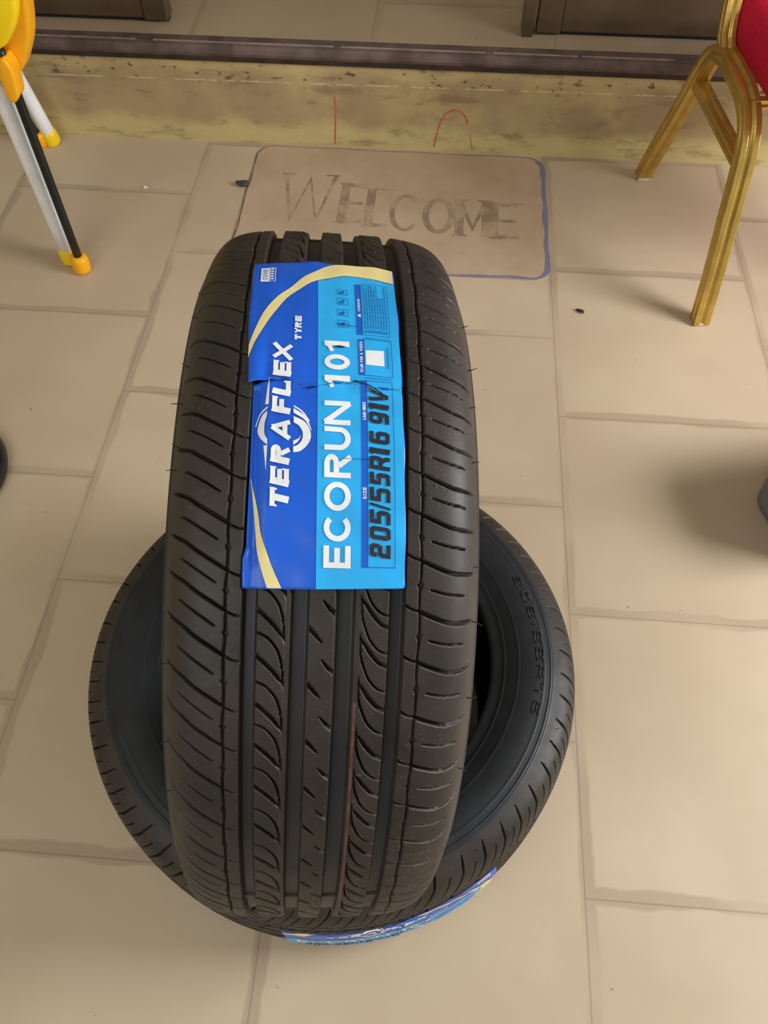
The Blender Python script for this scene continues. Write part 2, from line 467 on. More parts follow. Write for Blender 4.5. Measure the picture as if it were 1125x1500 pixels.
def tread_depth(u, s):
    """u: (M,) lateral, s: (N,) round the tyre -> depth (N,M) in mm and a mask of main groove floors"""
    Mn, Nn = len(u), len(s)
    D = np.zeros((Nn, Mn))
    prof = np.zeros(Mn)

    def trap(a0, a1, b1, b0, d):
        return d * np.minimum(np.clip((u - a0) / max(a1 - a0, 1e-6), 0, 1), np.clip((b0 - u) / max(b0 - b1, 1e-6), 0, 1))
    prof = np.maximum(prof, trap(-51.2, -49.2, -42.4, -40.6, 7.6))
    prof = np.maximum(prof, trap(-20.9, -19.2, -10.2, -8.6, 7.6))
    prof = np.maximum(prof, trap(-24.2, -22.8, -21.0, -20.0, 1.1))
    prof = np.maximum(prof, trap(7.1, 8.7, 18.4, 20.2, 7.6))
    prof = np.maximum(prof, trap(19.5, 20.2, 22.4, 23.8, 1.0))
    prof = np.maximum(prof, trap(40.4, 42.0, 49.6, 51.4, 7.6))
    D += prof[None, :]
    floor_mask = (prof > 6.5)
    # wear bars in the main grooves
    ph = np.abs(((s + 305) % 330.9) - 165.45)
    bar = sstep((5.0 - ph) / 1.0)
    D -= bar[:, None] * np.where(floor_mask, 1.6, 0)[None, :]
    SS = np.broadcast_to(s[:, None], (Nn, Mn))
    # thin circumferential lines with little diamonds
    for c, seq in ((-60.4, SEQ_L), (60.4, SEQ_R)):
        cols = np.where(np.abs(u - c) < 4)[0]
        if len(cols) == 0: continue
        f = grp(s, seq); fr = np.abs(f - 0.5 - np.round(f - 0.5)) * 31
        hw = 0.75 + 1.1 * np.clip(1 - fr / 2.4, 0, 1)
        dist = np.abs(u[cols][None, :] - c - 0.25 * np.sin(s / 7.0)[:, None])
        D[:, cols] = np.maximum(D[:, cols], 4.0 * sstep((hw[:, None] + 0.35 - dist) / 0.7))

    def curve(seq, ctrl, width, depth, taper=(0.5, 0.5), off=0.0):
        """ctrl: (u, ds) control points of one cut, repeated at every junction of seq"""
        ctrl = sorted(ctrl); P = np.array(catmull(ctrl, 10)); P = P[np.argsort(P[:, 0])]
        cols = np.where((u >= P[0, 0] - 0.5) & (u <= P[-1, 0] + 0.5))[0]
        if len(cols) == 0: return
        uc = u[cols]; f = np.interp(uc, P[:, 0], P[:, 1]); sl = np.gradient(P[:, 1], P[:, 0] + np.arange(len(P)) * 1e-9)
        g = np.interp(uc, P[:, 0], sl); cosv = 1 / np.sqrt(1 + g * g)
        base = s[:, None] - f[None, :]
        q = grp(base.ravel(), seq).reshape(base.shape) - off
        ds = (q - np.round(q)) * 31.0
        dist = np.abs(ds) * cosv[None, :]
        e0 = np.clip((uc - P[0, 0] + 0.5) / 5, 0, 1); e1 = np.clip((P[-1, 0] + 0.5 - uc) / 5, 0, 1)
        hw = width / 2 * (1 - taper[0] + taper[0] * e0) * (1 - taper[1] + taper[1] * e1)
        dd = depth * np.minimum(np.clip((uc - P[0, 0] + 0.5) / 0.8, 0, 1), np.clip((P[-1, 0] + 0.5 - uc) / 0.8, 0, 1))
        val = dd[None, :] * sstep((hw[None, :] + 0.3 - dist) / 0.6)
        D[:, cols] = np.maximum(D[:, cols], val)
    # left shoulder
    curve(SEQ_L, [(-99, 24), (-94, 20.5), (-87, 17), (-80, 12), (-70, 6), (-60, 0)], 2.2, 6, (0.8, 0.2))
    curve(SEQ_L, [(-91, 20.0), (-80, 13), (-67, 4.8)], 1.05, 5.0, (0.4, 0.3), 0.5)
    curve(SEQ_L, [(-60, 0), (-55, -2.4), (-51, -3.0)], 1.05, 5.0, (0, 0))
    # rib 2: thick tapering cut and thin bow meeting at a point
    curve(SEQ_2, [(-41, 0), (-34.2, -6.0), (-28.5, -12), (-23.6, -18.8)], 2.6, 5.0, (0.0, 0.85))
    curve(SEQ_2, [(-41, 14.5), (-34, 11), (-28.2, 4), (-25.4, -4), (-24.2, -12), (-23.4, -18.8)], 1.2, 5.5, (0, 0.2))
    # centre rib
    curve(SEQ_C, [(-8.6, 0), (-4.5, -4.5), (-0.3, -9.2)], 2.0, 5.0, (0, 0.85))
    curve(SEQ_C, [(-0.2, 0), (3.4, -4.4), (7.3, -8.0)], 2.0, 5.0, (0.85, 0), 0.43)
    # rib 4 mirrored
    curve(SEQ_3, [(23.6, 0), (29.8, -9), (35.5, -15.5), (40.4, -18.2)], 2.6, 5.0, (0.85, 0.0))
    curve(SEQ_3, [(23.5, 0), (24.6, -12), (26.8, -20), (30, -27), (35, -32.5), (40.4, -35.0)], 1.2, 5.5, (0.2, 0))
    # right narrow rib and shoulder
    curve(SEQ_R, [(51, 4.0), (55, 1.4), (60, 0)], 1.05, 5.0, (0, 0))
    curve(SEQ_R, [(60, 0), (67.7, -3.4), (79.9, -7.8), (89.9, -8.5), (98, -8.0)], 2.2, 6, (0.2, 0.8))
    curve(SEQ_R, [(66.8, -2.6), (78, -5.4), (90, -6.6)], 1.05, 5.0, (0.3, 0.4), 0.5)
    # moulding nubs on the ribs
    rnd = np.random.RandomState(5)
    for _ in range(1500):
        uu = rnd.choice([-56, -38, -31, -4, 1, 4, 27, 32, 37, 55]) + rnd.uniform(-2, 2) if rnd.rand() < .8 else rnd.uniform(-88, 88)
        s0 = rnd.uniform(s[0], s[-1])
        if s0 > 260 or s0 < -520: continue
        i0, i1 = np.searchsorted(s, [s0 - 1.2, s0 + 1.2]); j0, j1 = np.searchsorted(u, [uu - 1.2, uu + 1.2])
        if i1 <= i0 or j1 <= j0: continue
        d2 = (s[i0:i1, None] - s0) ** 2 + (u[None, j0:j1] - uu) ** 2
        sub = D[i0:i1, j0:j1]
        D[i0:i1, j0:j1] = np.where(sub < 0.3, sub - 0.55 * np.exp(-d2 / 0.35), sub)
    return D, floor_mask


def grid_mesh(name, P, wrap):
    """P: (N,M,3) metres; wrap joins last row to first"""
    N_, M_ = P.shape[:2]
    me = bpy.data.meshes.new(name)
    me.vertices.add(N_ * M_); me.vertices.foreach_set('co', P.reshape(-1).astype(np.float32))
    idx = np.arange(N_ * M_).reshape(N_, M_)
    nxt = np.roll(idx, -1, 0)
    if not wrap: idx = idx[:-1]; nxt = nxt[:-1]
    q = np.stack([idx[:, :-1], idx[:, 1:], nxt[:, 1:], nxt[:, :-1]], -1).reshape(-1, 4)
    me.loops.add(q.size); me.loops.foreach_set('vertex_index', q.reshape(-1).astype(np.int32))
    me.polygons.add(len(q)); me.polygons.foreach_set('loop_start', (np.arange(len(q)) * 4).astype(np.int32))
    me.polygons.foreach_set('use_smooth', np.ones(len(q), bool))
    me.update(calc_edges=True); me.validate()
    return me


def tpos(u, r, ang):
    """tyre local frame, metres: axle along x, angle from z towards y"""
    return np.stack([np.broadcast_to(u, r.shape) / 1000, r * np.sin(ang) / 1000, r * np.cos(ang) / 1000], -1)


DENSE = (-560, 230)
HALF = PI * R0


def tread_mesh():
    sp = np.array(catmull(SEC, 24)); L = np.concatenate([[0], np.cumsum(np.hypot(*np.diff(sp, axis=0).T))])
    n = 178
    t = np.linspace(0, L[-1], n); uh = np.interp(t, L, sp[:, 0]); rh = np.interp(t, L, sp[:, 1])
    u = np.concatenate([-uh[:0:-1], uh]); r = np.concatenate([rh[:0:-1], rh])
    du, dr = np.gradient(u), np.gradient(r); ln = np.hypot(du, dr); nu, nr = -dr / ln, du / ln
    circ_len = 2 * HALF
    sd = np.arange(DENSE[0], DENSE[1], 0.62); sr = np.arange(DENSE[1], DENSE[0] + circ_len, 1.0)
    s = np.concatenate([sd, sr[:-1]])
    # the pattern is evaluated on -HALF..HALF so that it is continuous where it is seen
    se = np.where(s > HALF, s - circ_len, s)
    order = np.argsort(se); D = np.zeros((len(s), len(u)))
    Ds, mask = tread_depth(u, se[order]); D[order] = Ds
    ang = s[:, None] / R0
    rr = r[None, :] - nr[None, :] * D; uu = u[None, :] - nu[None, :] * D
    P = np.stack([uu / 1000, rr * np.sin(ang) / 1000, rr * np.cos(ang) / 1000], -1)
    me = grid_mesh('tread', P[:, ::-1], True)
    mi = np.broadcast_to((mask[1:] & mask[:-1])[::-1].astype(np.int32)[None, :], (len(s), len(u) - 1))
    me.materials.append(M['rib']); me.materials.append(M['groove'])
    me.polygons.foreach_set('material_index', np.ascontiguousarray(mi).reshape(-1))
    return me


# stroke lettering ------------------------------------------------------------
def arc(cx, cy, rx, ry, a0, a1, n=14): return [(cx + rx * math.cos(math.radians(a0 + (a1 - a0) * i / n)), cy + ry * math.sin(math.radians(a0 + (a1 - a0) * i / n))) for i in range(n + 1)]


def glyph(ch, t):
    """round-cornered grotesque letters in a unit cell as (polyline, thickness, closed); t relative to the height"""
    tx = t; h = t / 2
    a, b = h, 1 - h
    if ch == 'A': return [([(a * .8, 0), (.5, 1 - h * .2)], t, 0), ([(1 - a * .8, 0), (.5, 1 - h * .2)], t, 0), ([(.24, .27), (.76, .27)], t * .8, 0)]
    if ch == 'C': return [(arc(.52, .5, .52 - h, .5 - h, 42, 318, 26), t, 0)]
    if ch == 'D': return [([(a, a), (a, b)] + arc(.45, .5, .55 - h, .5 - h, 90, -90, 14), t, 1)]
    if ch == 'E': return [([(a, 0), (a, 1)], t, 0), ([(a, b), (1, b)], t, 0), ([(a, .5), (.92, .5)], t, 0), ([(a, a), (1, a)], t, 0)]
    if ch == 'F': return [([(a, 0), (a, 1)], t, 0), ([(a, b), (1, b)], t, 0), ([(a, .48), (.88, .48)], t, 0)]
    if ch == 'G': return [(arc(.52, .5, .52 - h, .5 - h, 42, 345, 26) + [(b, .5), (.6, .5)], t, 0)]
    if ch == 'H': return [([(a, 0), (a, 1)], t, 0), ([(b, 0), (b, 1)], t, 0), ([(a, .5), (b, .5)], t, 0)]
    if ch == 'I': return [([(.5, 0), (.5, 1)], t, 0)]
    if ch == 'L': return [([(a, 0), (a, 1)], t, 0), ([(a, a), (1, a)], t, 0)]
    if ch == 'M': return [([(a, 0), (a, 1)], t, 0), ([(b, 0), (b, 1)], t, 0), ([(a, 1 - h * .4), (.5, .2), (b, 1 - h * .4)], t * .8, 0)]
    if ch == 'N': return [([(a, 0), (a, 1)], t, 0), ([(b, 0), (b, 1)], t, 0), ([(a, 1 - h * .2), (b, h * .2)], t, 0)]
    if ch == 'O': return [(arc(.5, .5, .5 - h, .5 - h, 0, 360, 32)[:-1], t, 1)]
    if ch == '0': return [(arc(.5, .5, .5 - h * 1.25, .5 - h, 0, 360, 32)[:-1], t * 1.05, 1)]
    if ch == 'R': return [([(a, 0), (a, 1)], t, 0), ([(a, b)] + arc(.62, .72, .38 - h, .28 - h, 90, -90, 10) + [(a, .44 + h)], t, 0), ([(.5, .46), (1 - h * .9, 0)], t, 0)]
    if ch == 'S': return [(arc(.5, .73, .46 - h, .27 - h, 30, 270, 14) + arc(.5, .27, .5 - h, .27 - h + .0, 90, -150, 14)[0:], t, 0)]
    if ch == 'T': return [([(0, b), (1, b)], t, 0), ([(.5, 0), (.5, b)], t, 0)]
    if ch == 'U': return [([(a, 1)] + arc(.5, .42, .5 - h, .42 - h, 180, 360, 16) + [(b, 1)], t, 0)]
    if ch == 'V': return [([(a * .7, 1), (.5, h * .3)], t, 0), ([(1 - a * .7, 1), (.5, h * .3)], t, 0)]
    if ch == 'W': return [([(a * .6, 1), (.27, 0), (.5, .9), (.73, 0), (1 - a * .6, 1)], t, 0)]
    if ch == 'X': return [([(a, 0), (b, 1)], t, 0), ([(a, 1), (b, 0)], t, 0)]
    if ch == 'Y': return [([(a, 1), (.5, .48)], t, 0), ([(b, 1), (.5, .48)], t, 0), ([(.5, 0), (.5, .52)], t, 0)]
    if ch == 'Z': return [([(0, b), (b, b), (a, a), (1, a)], t, 0)]
    if ch == '1': return [([(.74, 0), (.74, 1)], t * 1.3, 0), ([(.0, .70), (.40, .78), (.66, 1 - h * .5)], t * .8, 0)]
    return []


def sq_glyph(ch, t):
    """square technical numerals"""
    h = t / 2; c = .16
    loop = [(h + c * .6, h), (1 - h - c * .6, h), (1 - h, h + c * .5), (1 - h, 1 - h - c * .5), (1 - h - c * .6, 1 - h), (h + c * .6, 1 - h), (h, 1 - h - c * .5), (h, h + c * .5)]
    tv, th = t * 1.0, t * .8
    if ch == '0': return [(loop, t, 1)]
    if ch == '2': return [([(h, .66), (h, 1 - h - c * .4), (h + c * .6, 1 - h), (1 - h - c * .6, 1 - h), (1 - h, 1 - h - c * .4), (1 - h, .62), (1 - h - c * .6, .5), (h + c * .6, .5), (h, .40), (h, h), (1, h)], t, 0)]
    if ch == '5': return [([(1, 1 - h), (h, 1 - h), (h, .56), (1 - h - c * .6, .56), (1 - h, .48), (1 - h, h + c * .4), (1 - h - c * .6, h), (0, h)], t, 0)]
    if ch == '6': return [([(.96, 1 - h), (h + c * .6, 1 - h), (h, 1 - h - c * .5), (h, h + c * .5), (h + c * .6, h), (1 - h - c * .6, h), (1 - h, h + c * .5), (1 - h, .5), (1 - h - c * .6, .57), (h, .57)], t, 0)]
    if ch == '9': return [([(.04, h), (1 - h - c * .6, h), (1 - h, h + c * .5), (1 - h, 1 - h - c * .5), (1 - h - c * .6, 1 - h), (h + c * .6, 1 - h), (h, 1 - h - c * .5), (h, .5), (h + c * .6, .43), (1 - h, .43)], t, 0)]
    if ch == '1': return [([(.62, 0), (.62, 1)], t * 1.35, 0), ([(.0, .82), (.5, .93)], t * .8, 0)]
    if ch == '/': return [([(.12, 0), (.88, 1)], t * .55, 0)]
    if ch == 'R': return [([(h, 0), (h, 1)], t, 0), ([(h, 1 - h), (1 - h - c * .5, 1 - h), (1 - h, 1 - h - c * .5), (1 - h, .56), (1 - h - c * .5, .46), (h, .46)], t, 0), ([(.55, .46), (1 - h, .2), (1 - h, 0)], t, 0)]
    if ch == 'V': return [([(h, 1), (h, .75), (.42, .02)], t, 0), ([(1 - h * .6, 1), (.46, .02)], t * .8, 0)]
    return []


def stroke_quads(pts, tw, closed, to2):
    """polyline in the cell -> list of quads, offset measured after mapping to2 (cell -> plane)"""
    P = [np.array(to2(*p)) for p in pts]; n = len(P); L, Rr = [], []
    for i in range(n):
        a = P[i - 1] if (closed or i > 0) else None; b = P[(i + 1) % n] if (closed or i < n - 1) else None
        d0 = (P[i] - a) / (np.linalg.norm(P[i] - a) + 1e-9) if a is not None else None
        d1 = (b - P[i]) / (np.linalg.norm(b - P[i]) + 1e-9) if b is not None else None
        if d0 is None: d0 = d1
        if d1 is None: d1 = d0
        n0 = np.array([-d0[1], d0[0]]); n1 = np.array([-d1[1], d1[0]]); m = n0 + n1; ml = np.linalg.norm(m)
        m = n0 if ml < 0.2 else m / ml
        k = min(1.9, 1 / max(0.35, float(m @ n0)))
        L.append(P[i] + m * tw / 2 * k); Rr.append(P[i] - m * tw / 2 * k)
    out = []
    for i in range(n if closed else n - 1):
        j = (i + 1) % n; out.append([L[i], Rr[i], Rr[j], L[j]])
    return out


# label ------------------------------------------------------------------------
def tear_s(x): return float(np.interp(x, [-60, -53, -42, -39, -27.9, -17.7, -8.9, 2.1, 13, 22, 30, 50], [-48.6, -48.6, -46.1, -44.5, -45.1, -51.2, -50.0, -46.7, -46.0, -48.9, -49.1, -49.5]))


def label_lift(x, s, lower):
    """how the paper stands off or sinks below the crown, mm"""
    f = 0.95 + 0.32 * math.sin(x * .21 + s * .085) * math.sin(s * .11 - x * .06 + 1.0) + 0.22 * math.sin(s * .19 + x * .13)
    if lower:
        k = min(1, max(0, (-48.6 - s) / 3)) * min(1, max(0, (s + 172) / 14))
        g = math.exp(-((x + 48.0) / 3.2) ** 2)
        f -= 4.4 * g * (0.35 + 0.65 * k)
        f += 0.9 * math.exp(-((x + 39.5) / 2.2) ** 2) * k
    else:
        k = min(1, max(0, (10 - s) / 50)); f += 1.7 * k * math.exp(-((x + 50) / 5.0) ** 2) - 1.0 * k * math.exp(-((x + 42) / 2.5) ** 2)
    f += 1.2 * math.exp(-((s - tear_s(x)) / 2.2) ** 2) * (0.5 + .5 * math.sin(x * .4))
    f += 1.0 * max(0, (x - 40) / 8) * (0.5 + 0.5 * math.sin(s * .05))
    return f


def label_pt(x, s, off=0.0, lower=None):
    u = x - 0.0235 * (s + 50)
    if lower is None: lower = s < tear_s(x)
    r = float(np.interp(abs(u), [q[0] for q in SEC], [q[1] for q in SEC])) + label_lift(x, s, lower) + off
    a = s / R0
    return (u / 1000, r * math.sin(a) / 1000, r * math.cos(a) / 1000)


def label_bm(polys, off, step=3.0):
    """flat polygons in (x, s) millimetres -> cut into a grid and laid on the label"""
    bm = bmesh.new()
    for i_, p in enumerate(polys):
        try: bm.faces.new([bm.verts.new((q[0], q[1], q[2] if len(q) > 2 else 0)) for q in p])
        except ValueError: pass
    xs = [v.co.x for v in bm.verts]; ss = [v.co.y for v in bm.verts]
    for ax, lo, hi, st in ((1, min(ss), max(ss), step), (0, min(xs), max(xs), step)):
        kk = math.ceil(lo / st) * st
        while kk < hi:
            co = (kk, 0, 0) if ax == 0 else (0, kk, 0); no = (1, 0, 0) if ax == 0 else (0, 1, 0)
            bmesh.ops.bisect_plane(bm, geom=bm.verts[:] + bm.edges[:] + bm.faces[:], plane_co=co, plane_no=no, dist=1e-5)
            kk += st
    bmesh.ops.triangulate(bm, faces=[f for f in bm.faces if len(f.verts) > 4])
    for v in bm.verts: v.co = label_pt(v.co.x, v.co.y, off + v.co.z)
    bmesh.ops.recalc_face_normals(bm, faces=bm.faces[:])
    for f in bm.faces:
        c = f.calc_center_median()
        if f.normal.y * c.y + f.normal.z * c.z < 0: f.normal_flip()
    return bm


def place_text(chars, x_cap, x_base, t, font, shear=0.0):
    """chars: list of (char, s0, s1) along the label; x_cap/x_base: caps line and baseline"""
    hgt = x_base - x_cap; q = []; nz = 0
    for ch, s0, s1 in chars:
        wd = s1 - s0
        for pts, tw, cl in font(ch, t):
            pts = [p for i, p in enumerate(pts) if i == 0 or abs(p[0] - pts[i - 1][0]) + abs(p[1] - pts[i - 1][1]) > 1e-4]

            def to2(gx, gy):
                # keep strokes inside the cell whatever its width: inset x like y
                k = t / 2; ins = k * hgt / wd
                gx2 = gx if False else (ins * gx / k if gx < k else (1 - ins * (1 - gx) / k if gx > 1 - k else ins + (gx - k) * (1 - 2 * ins) / max(1e-6, 1 - 2 * k)))
                return (x_base - gy * hgt, s0 + gx2 * wd + shear * gy * hgt)
            nz += 1
            q += [[(*c_, (nz % 5) * .03) for c_ in qq] for qq in stroke_quads(pts, tw * hgt, cl, to2)]
    return q


def rect(x0, x1, s0, s1): return [(x0, s0), (x1, s0), (x1, s1), (x0, s1)]


def frame(x0, x1, s0, s1, w): return [rect(x0, x1, s0, s0 + w), rect(x0, x1, s1 - w, s1), rect(x0, x0 + w, s0, s1), rect(x1 - w, x1, s0, s1)]


def band(A, B):
    """strip between two polylines with equal counts"""
    return [[A[i], A[i + 1], B[i + 1], B[i]] for i in range(len(A) - 1)]


def resample(pts, n):
    P = np.array(catmull(pts, 10)); L = np.concatenate([[0], np.cumsum(np.hypot(*np.diff(P, axis=0).T))])
    t = np.linspace(0, L[-1], n); return [(float(np.interp(k, L, P[:, 0])), float(np.interp(k, L, P[:, 1]))) for k in t]


def spread(text, s0, s1, gap=0.25):
    ws = [(.45 if c == 'I' else .6 if c == ' ' else 1.0) for c in text]; tot = sum(ws) + gap * (len(text) - 1); k = (s1 - s0) / tot; out = []; p = s0
    for c, w in zip(text, ws):
        if c != ' ': out.append((c, p, p + w * k))
        p += (w + gap) * k
    return out


LX = lambda u, s: (u + 0.0235 * (s + 50), s)


def build_label(parent):
    # the paper itself, two sheets either side of the tear
    bm = bmesh.new()

    def xl(s, lower):
        if lower: return float(np.interp(s, [-190, -176, -165, -158, -110, -60, -45], [-53.2, -53.6, -53.4, -51.4, -50.4, -50.2, -50.0]))
        return float(np.interp(s, [-50, -21, 4, 39, 70, 77, 90], [-53.3, -54.4, -55.6, -55.3, -55.5, -54.4, -53]))

    def top(x): return float(np.interp(x, [-56, -34, -9, 2.5, 29, 47], [78, 81.5, 85, 83, 80, 77]))

    def bot(x): return float(np.interp(x, [-53, -42, -8, 43, 46.5], [-183.6, -183.8, -183.2, -181.5, -180.5]))
    nx = 52
    for lower in (False, True):
        n = 68 if lower else 64
        rows = []
        for i in range(n + 1):
            row = []
            for j in range(nx + 1):
                fx = j / nx
                x0 = -53 + 100 * fx
                t0 = tear_s(x0) - (0.55 * max(0, min(1, (-4 - x0) / 10)) if lower else 0)
                a, b = (bot(x0), t0) if lower else (t0, top(x0))
                s = a + (b - a) * i / n
                xr = 47.2 + 0.35 * math.sin(s * .12) - (0.6 * math.exp(-((s + 49) / 3) ** 2))
                x = xl(s, lower) + (xr - xl(s, lower)) * fx
                row.append(bm.verts.new(label_pt(x, s, 0.0, lower)))
            rows.append(row)
        for r0, r1 in zip(rows, rows[1:]):
            for j in range(nx): bm.faces.new((r0[j], r0[j + 1], r1[j + 1], r1[j]))
    bmesh.ops.recalc_face_normals(bm, faces=bm.faces[:])
    for f in bm.faces:
        c = f.calc_center_median()
        if f.normal.y * c.y + f.normal.z * c.z < 0: f.normal_flip()
    sheet = obj('paper_label', bm, M['blue'], parent)
    so = sheet.modifiers.new('thickness', 'SOLIDIFY'); so.thickness = 0.00015; so.offset = -1
    sheet['label'] = 'blue and cyan paper tyre label with white lettering'

    def art(name, polys, mat, off, step=3.0): return obj(name, label_bm(polys, off, step), M[mat], sheet)
    # cyan panel, topped by the arch of the cream swoosh
    edge = lambda s: 47.0
    pan = [(-8.5, -182.9), (46.2, -180.9)] + [(46.9, s) for s in (-150, -100, -55)] + [(46.3, -49)] + [(46.9, s) for s in (-40, 0, 30)] + [LX(44.0, 57)] + [LX(*q) for q in [(28.2, 61.5), (13.2, 63.0), (0.7, 61.0), (-10.9, 55.2)]]
    art('cyan_panel', [pan], 'cyan', 0.25)
    so_ = resample([LX(*q) for q in [(43.9, 76.0), (33, 79.4), (21.1, 80.8), (10, 81.2), (-0.6, 79.2), (-16.7, 64.4), (-30.6, 43.9), (-43.9, 23.4), (-51.6, -0.2), (-55.2, -17.8)]], 40)
    si_ = resample([LX(*q) for q in [(44.0, 57.4), (36, 60), (28.2, 61.5), (13.2, 63.0), (0.7, 61.0), (-10.9, 55.2), (-25.7, 40.2), (-35.8, 24.0), (-43.9, 5.4), (-49.8, -9.7), (-54.9, -28.0)]], 40)
    low_l = resample([LX(*q) for q in [(-48.3, -114.9), (-46.2, -130), (-44.0, -147.4), (-42.2, -161.0), (-38.6, -173.4), (-35.2, -183.0)]], 20)
    low_r = resample([LX(*q) for q in [(-48.2, -114.5), (-45.3, -126.0), (-42.6, -136.9), (-40.4, -149.5), (-36.6, -159.8), (-32.6, -170.1), (-26.4, -182.9)]], 20)
    art('cream_swoosh', band(so_, si_), 'cream', 0.5); art('cream_swoosh', band(low_l, low_r), 'cream', 0.5)
    # maker's word
    tf = [('T', -134.5, -122.6), ('E', -119.8, -109.0), ('R', -105.6, -94.3), ('A', -89.6, -75.6), ('F', -71.2, -60.3), ('L', -57.8, -47.4), ('E', -43.3, -32.0), ('X', -31.0, -15.2)]

    def slab(ch, t):
        g = [(p, (t * 1.35 if (abs(p[0][0] - p[-1][0]) < .05 and len(p) == 2) else t * .95), c) for p, t_, c in glyph(ch, t)]
        if ch in 'T': g.append(([(.06, .62), (.06, 1)], t * .35, 0)); g.append(([(.94, .62), (.94, 1)], t * .35, 0))
        if ch in 'ELF': g.append(([(.95, .68), (.95, 1)], t * .3, 0)) if ch != 'L' else None
        if ch in 'EL': g.append(([(.95, 0), (.95, .36)], t * .35, 0))
        return g
    art('brand_word', place_text(tf, -37.6, -25.9, 0.275, slab, 0.2), 'white', 0.75)
    art('tyre_word', place_text([('T', -12.2, -7.6), ('Y', -6.4, -1.0), ('R', -0.4, 5.0), ('E', 6.2, 11.4)], -24.1, -19.6, 0.30, slab, 0.15), 'white', 0.75)
    # ring emblem behind the word, and its two spikes
    rg = []
    rg += band([LX(*q) for q in resample([(-23.1, -72.7), (-15.9, -76.3), (-11.9, -83.5), (-12.6, -90), (-17.7, -96.1), (-22.4, -97.4)], 24)],
               [LX(*q) for q in resample([(-22.9, -77.0), (-19.4, -79.2), (-17.0, -83.5), (-17.2, -88.5), (-19.8, -92.2), (-22.6, -93.6)], 24)])
    rg += band([LX(*q) for q in resample([(-18.0, -85.2), (-19.2, -87.6), (-22.7, -89.6)], 8)], [LX(*q) for q in resample([(-18.3, -87.0), (-20.0, -90.2), (-22.6, -92.4)], 8)])
    rg += band([LX(*q) for q in resample([(-23.4, -64.7), (-17.4, -68.8), (-12.8, -75.4)], 14)], [LX(*q) for q in resample([(-23.3, -65.7), (-17.8, -69.7), (-13.2, -76.2)], 14)])
    rg += band([LX(*q) for q in resample([(-23.3, -66.9), (-15.4, -72.7), (-11.3, -82.0)], 14)], [LX(*q) for q in resample([(-23.3, -70.2), (-15.9, -75.0), (-11.6, -82.2)], 14)])
    rg += band([LX(*q) for q in resample([(-40.1, -69.3), (-43.4, -73.0), (-45.7, -81.3), (-43.6, -88.1), (-39.0, -93.2)], 20)],
               [LX(*q) for q in resample([(-40.1, -73.0), (-41.1, -76.5), (-41.4, -81.0), (-40.9, -86.0), (-39.0, -89.4)], 20)])
    rg += band([LX(*q) for q in resample([(-39.9, -66.2), (-45.0, -71.1), (-47.4, -78.8)], 12)], [LX(*q) for q in resample([(-40.0, -67.6), (-44.5, -72.1), (-46.8, -78.8)], 12)])
    rg += [[LX(-40.0, -42.6), LX(-41.6, -64.8), LX(-39.3, -64.8)], [LX(-41.2, -93.6), LX(-39.0, -110.0), LX(-38.8, -93.6)]]
    art('ring_emblem', rg, 'white', 0.75)
    # product name
    nm = [('E', -169.6, -155.9), ('C', -153.3, -136.6), ('O', -134.2, -115.7), ('R', -113.0, -97.6), ('U', -94.8, -78.8), ('N', -77.2, -60.3), ('1', -49.9, -39.4), ('0', -35.9, -23.0), ('1', -20.6, -10.0)]
    art('model_word', place_text(nm, -4.0, 12.75, 0.205, glyph), 'white', 0.75)
    # size box
    strips = [rect(18.0, 22.1, -3.8, 52.6), rect(18.6, 22.4, -39.1, -8.1), rect(19.6, 23.4, -168.9, -43.2)]
    for q in strips: art('header_strip', [q], 'stripblue', 0.5)
    ln = frame(21.8, 40.9, -4.0, 52.7, .35) + frame(22.3, 41.3, -39.4, -8.0, .35) + frame(23.3, 40.6, -168.7, -43.4, .35) + [rect(22.6, 41.0, -7.0, -6.6), rect(22.6, 41, -41.6, -41.2)]
    rnd = random.Random(8)
    for k in range(9):                              # close lines of small print
        xx = 23.6 + k * 1.85; s = 3.5; end = 51 - rnd.choice((0, 0, 4, 14))
        while s < end:
            L = rnd.uniform(1.2, 4.5); ln.append(rect(xx, xx + .62, s, min(end, s + L))); s += L + .7
        ln.append(rect(xx, xx + .7, -1.6, 1.6 - rnd.random()))
    ln += [rect(23, 39.5, 2.4, 2.65)]
    for k in range(4):                              # four little warning pictures
        s = 2.0 + k * 12.0 - (k > 2) * 1; ln += frame(5.0, 12.6, s, s + 7.2, .35)
        ln += [rect(6.2, 8.6, s + 1.5, s + 2.6), rect(7.2, 10.2, s + 3.2, s + 4.4), rect(9.0, 9.6, s + 1, s + 6)]
    for k in range(12): ln.append(rect(38.0, 38.8, -32 + k * 1.5, -32 + k * 1.5 + 1.0))
    art('fine_print', ln, 'lineblue', 0.75)
    for w_, s0, s1, xa, xb in (('WARNING', 20, 34, 19.2, 21.0), ('SCAN FOR A VIDEO', -37, -10.5, 19.6, 21.6), ('LOAD INDEX', -73, -60, 20.6, 22.6), ('SIZE', -126, -118.5, 20.4, 22.6)):
        art('strip_lettering', place_text(spread(w_, s0, s1), xa, xb, 0.2, glyph), 'white', 0.75)
    art('warning_triangle', [[(21.2, 14.0), (21.2, 17.6), (18.7, 15.8)]], 'white', 0.75)
    art('pale_patch', [rect(23.6, 36.0, -30.0, -17.6)], 'white', 0.5)
    bd = [rect(-49.6, -43.4, 51.0, 70.4)]
    art('badge', bd, 'white', 0.5)
    art('badge_frame', frame(-43.2, -38.9, 51.2, 70.2, .45) + [rect(-42.3, -40.3, 54 + 3.4 * k, 55.9 + 3.4 * k) for k in range(5)], 'white', 0.75)
    art('badge_mark', place_text(spread('CUVO', 54, 68), -48.2, -45.0, 0.18, glyph), 'stripblue', 0.75)
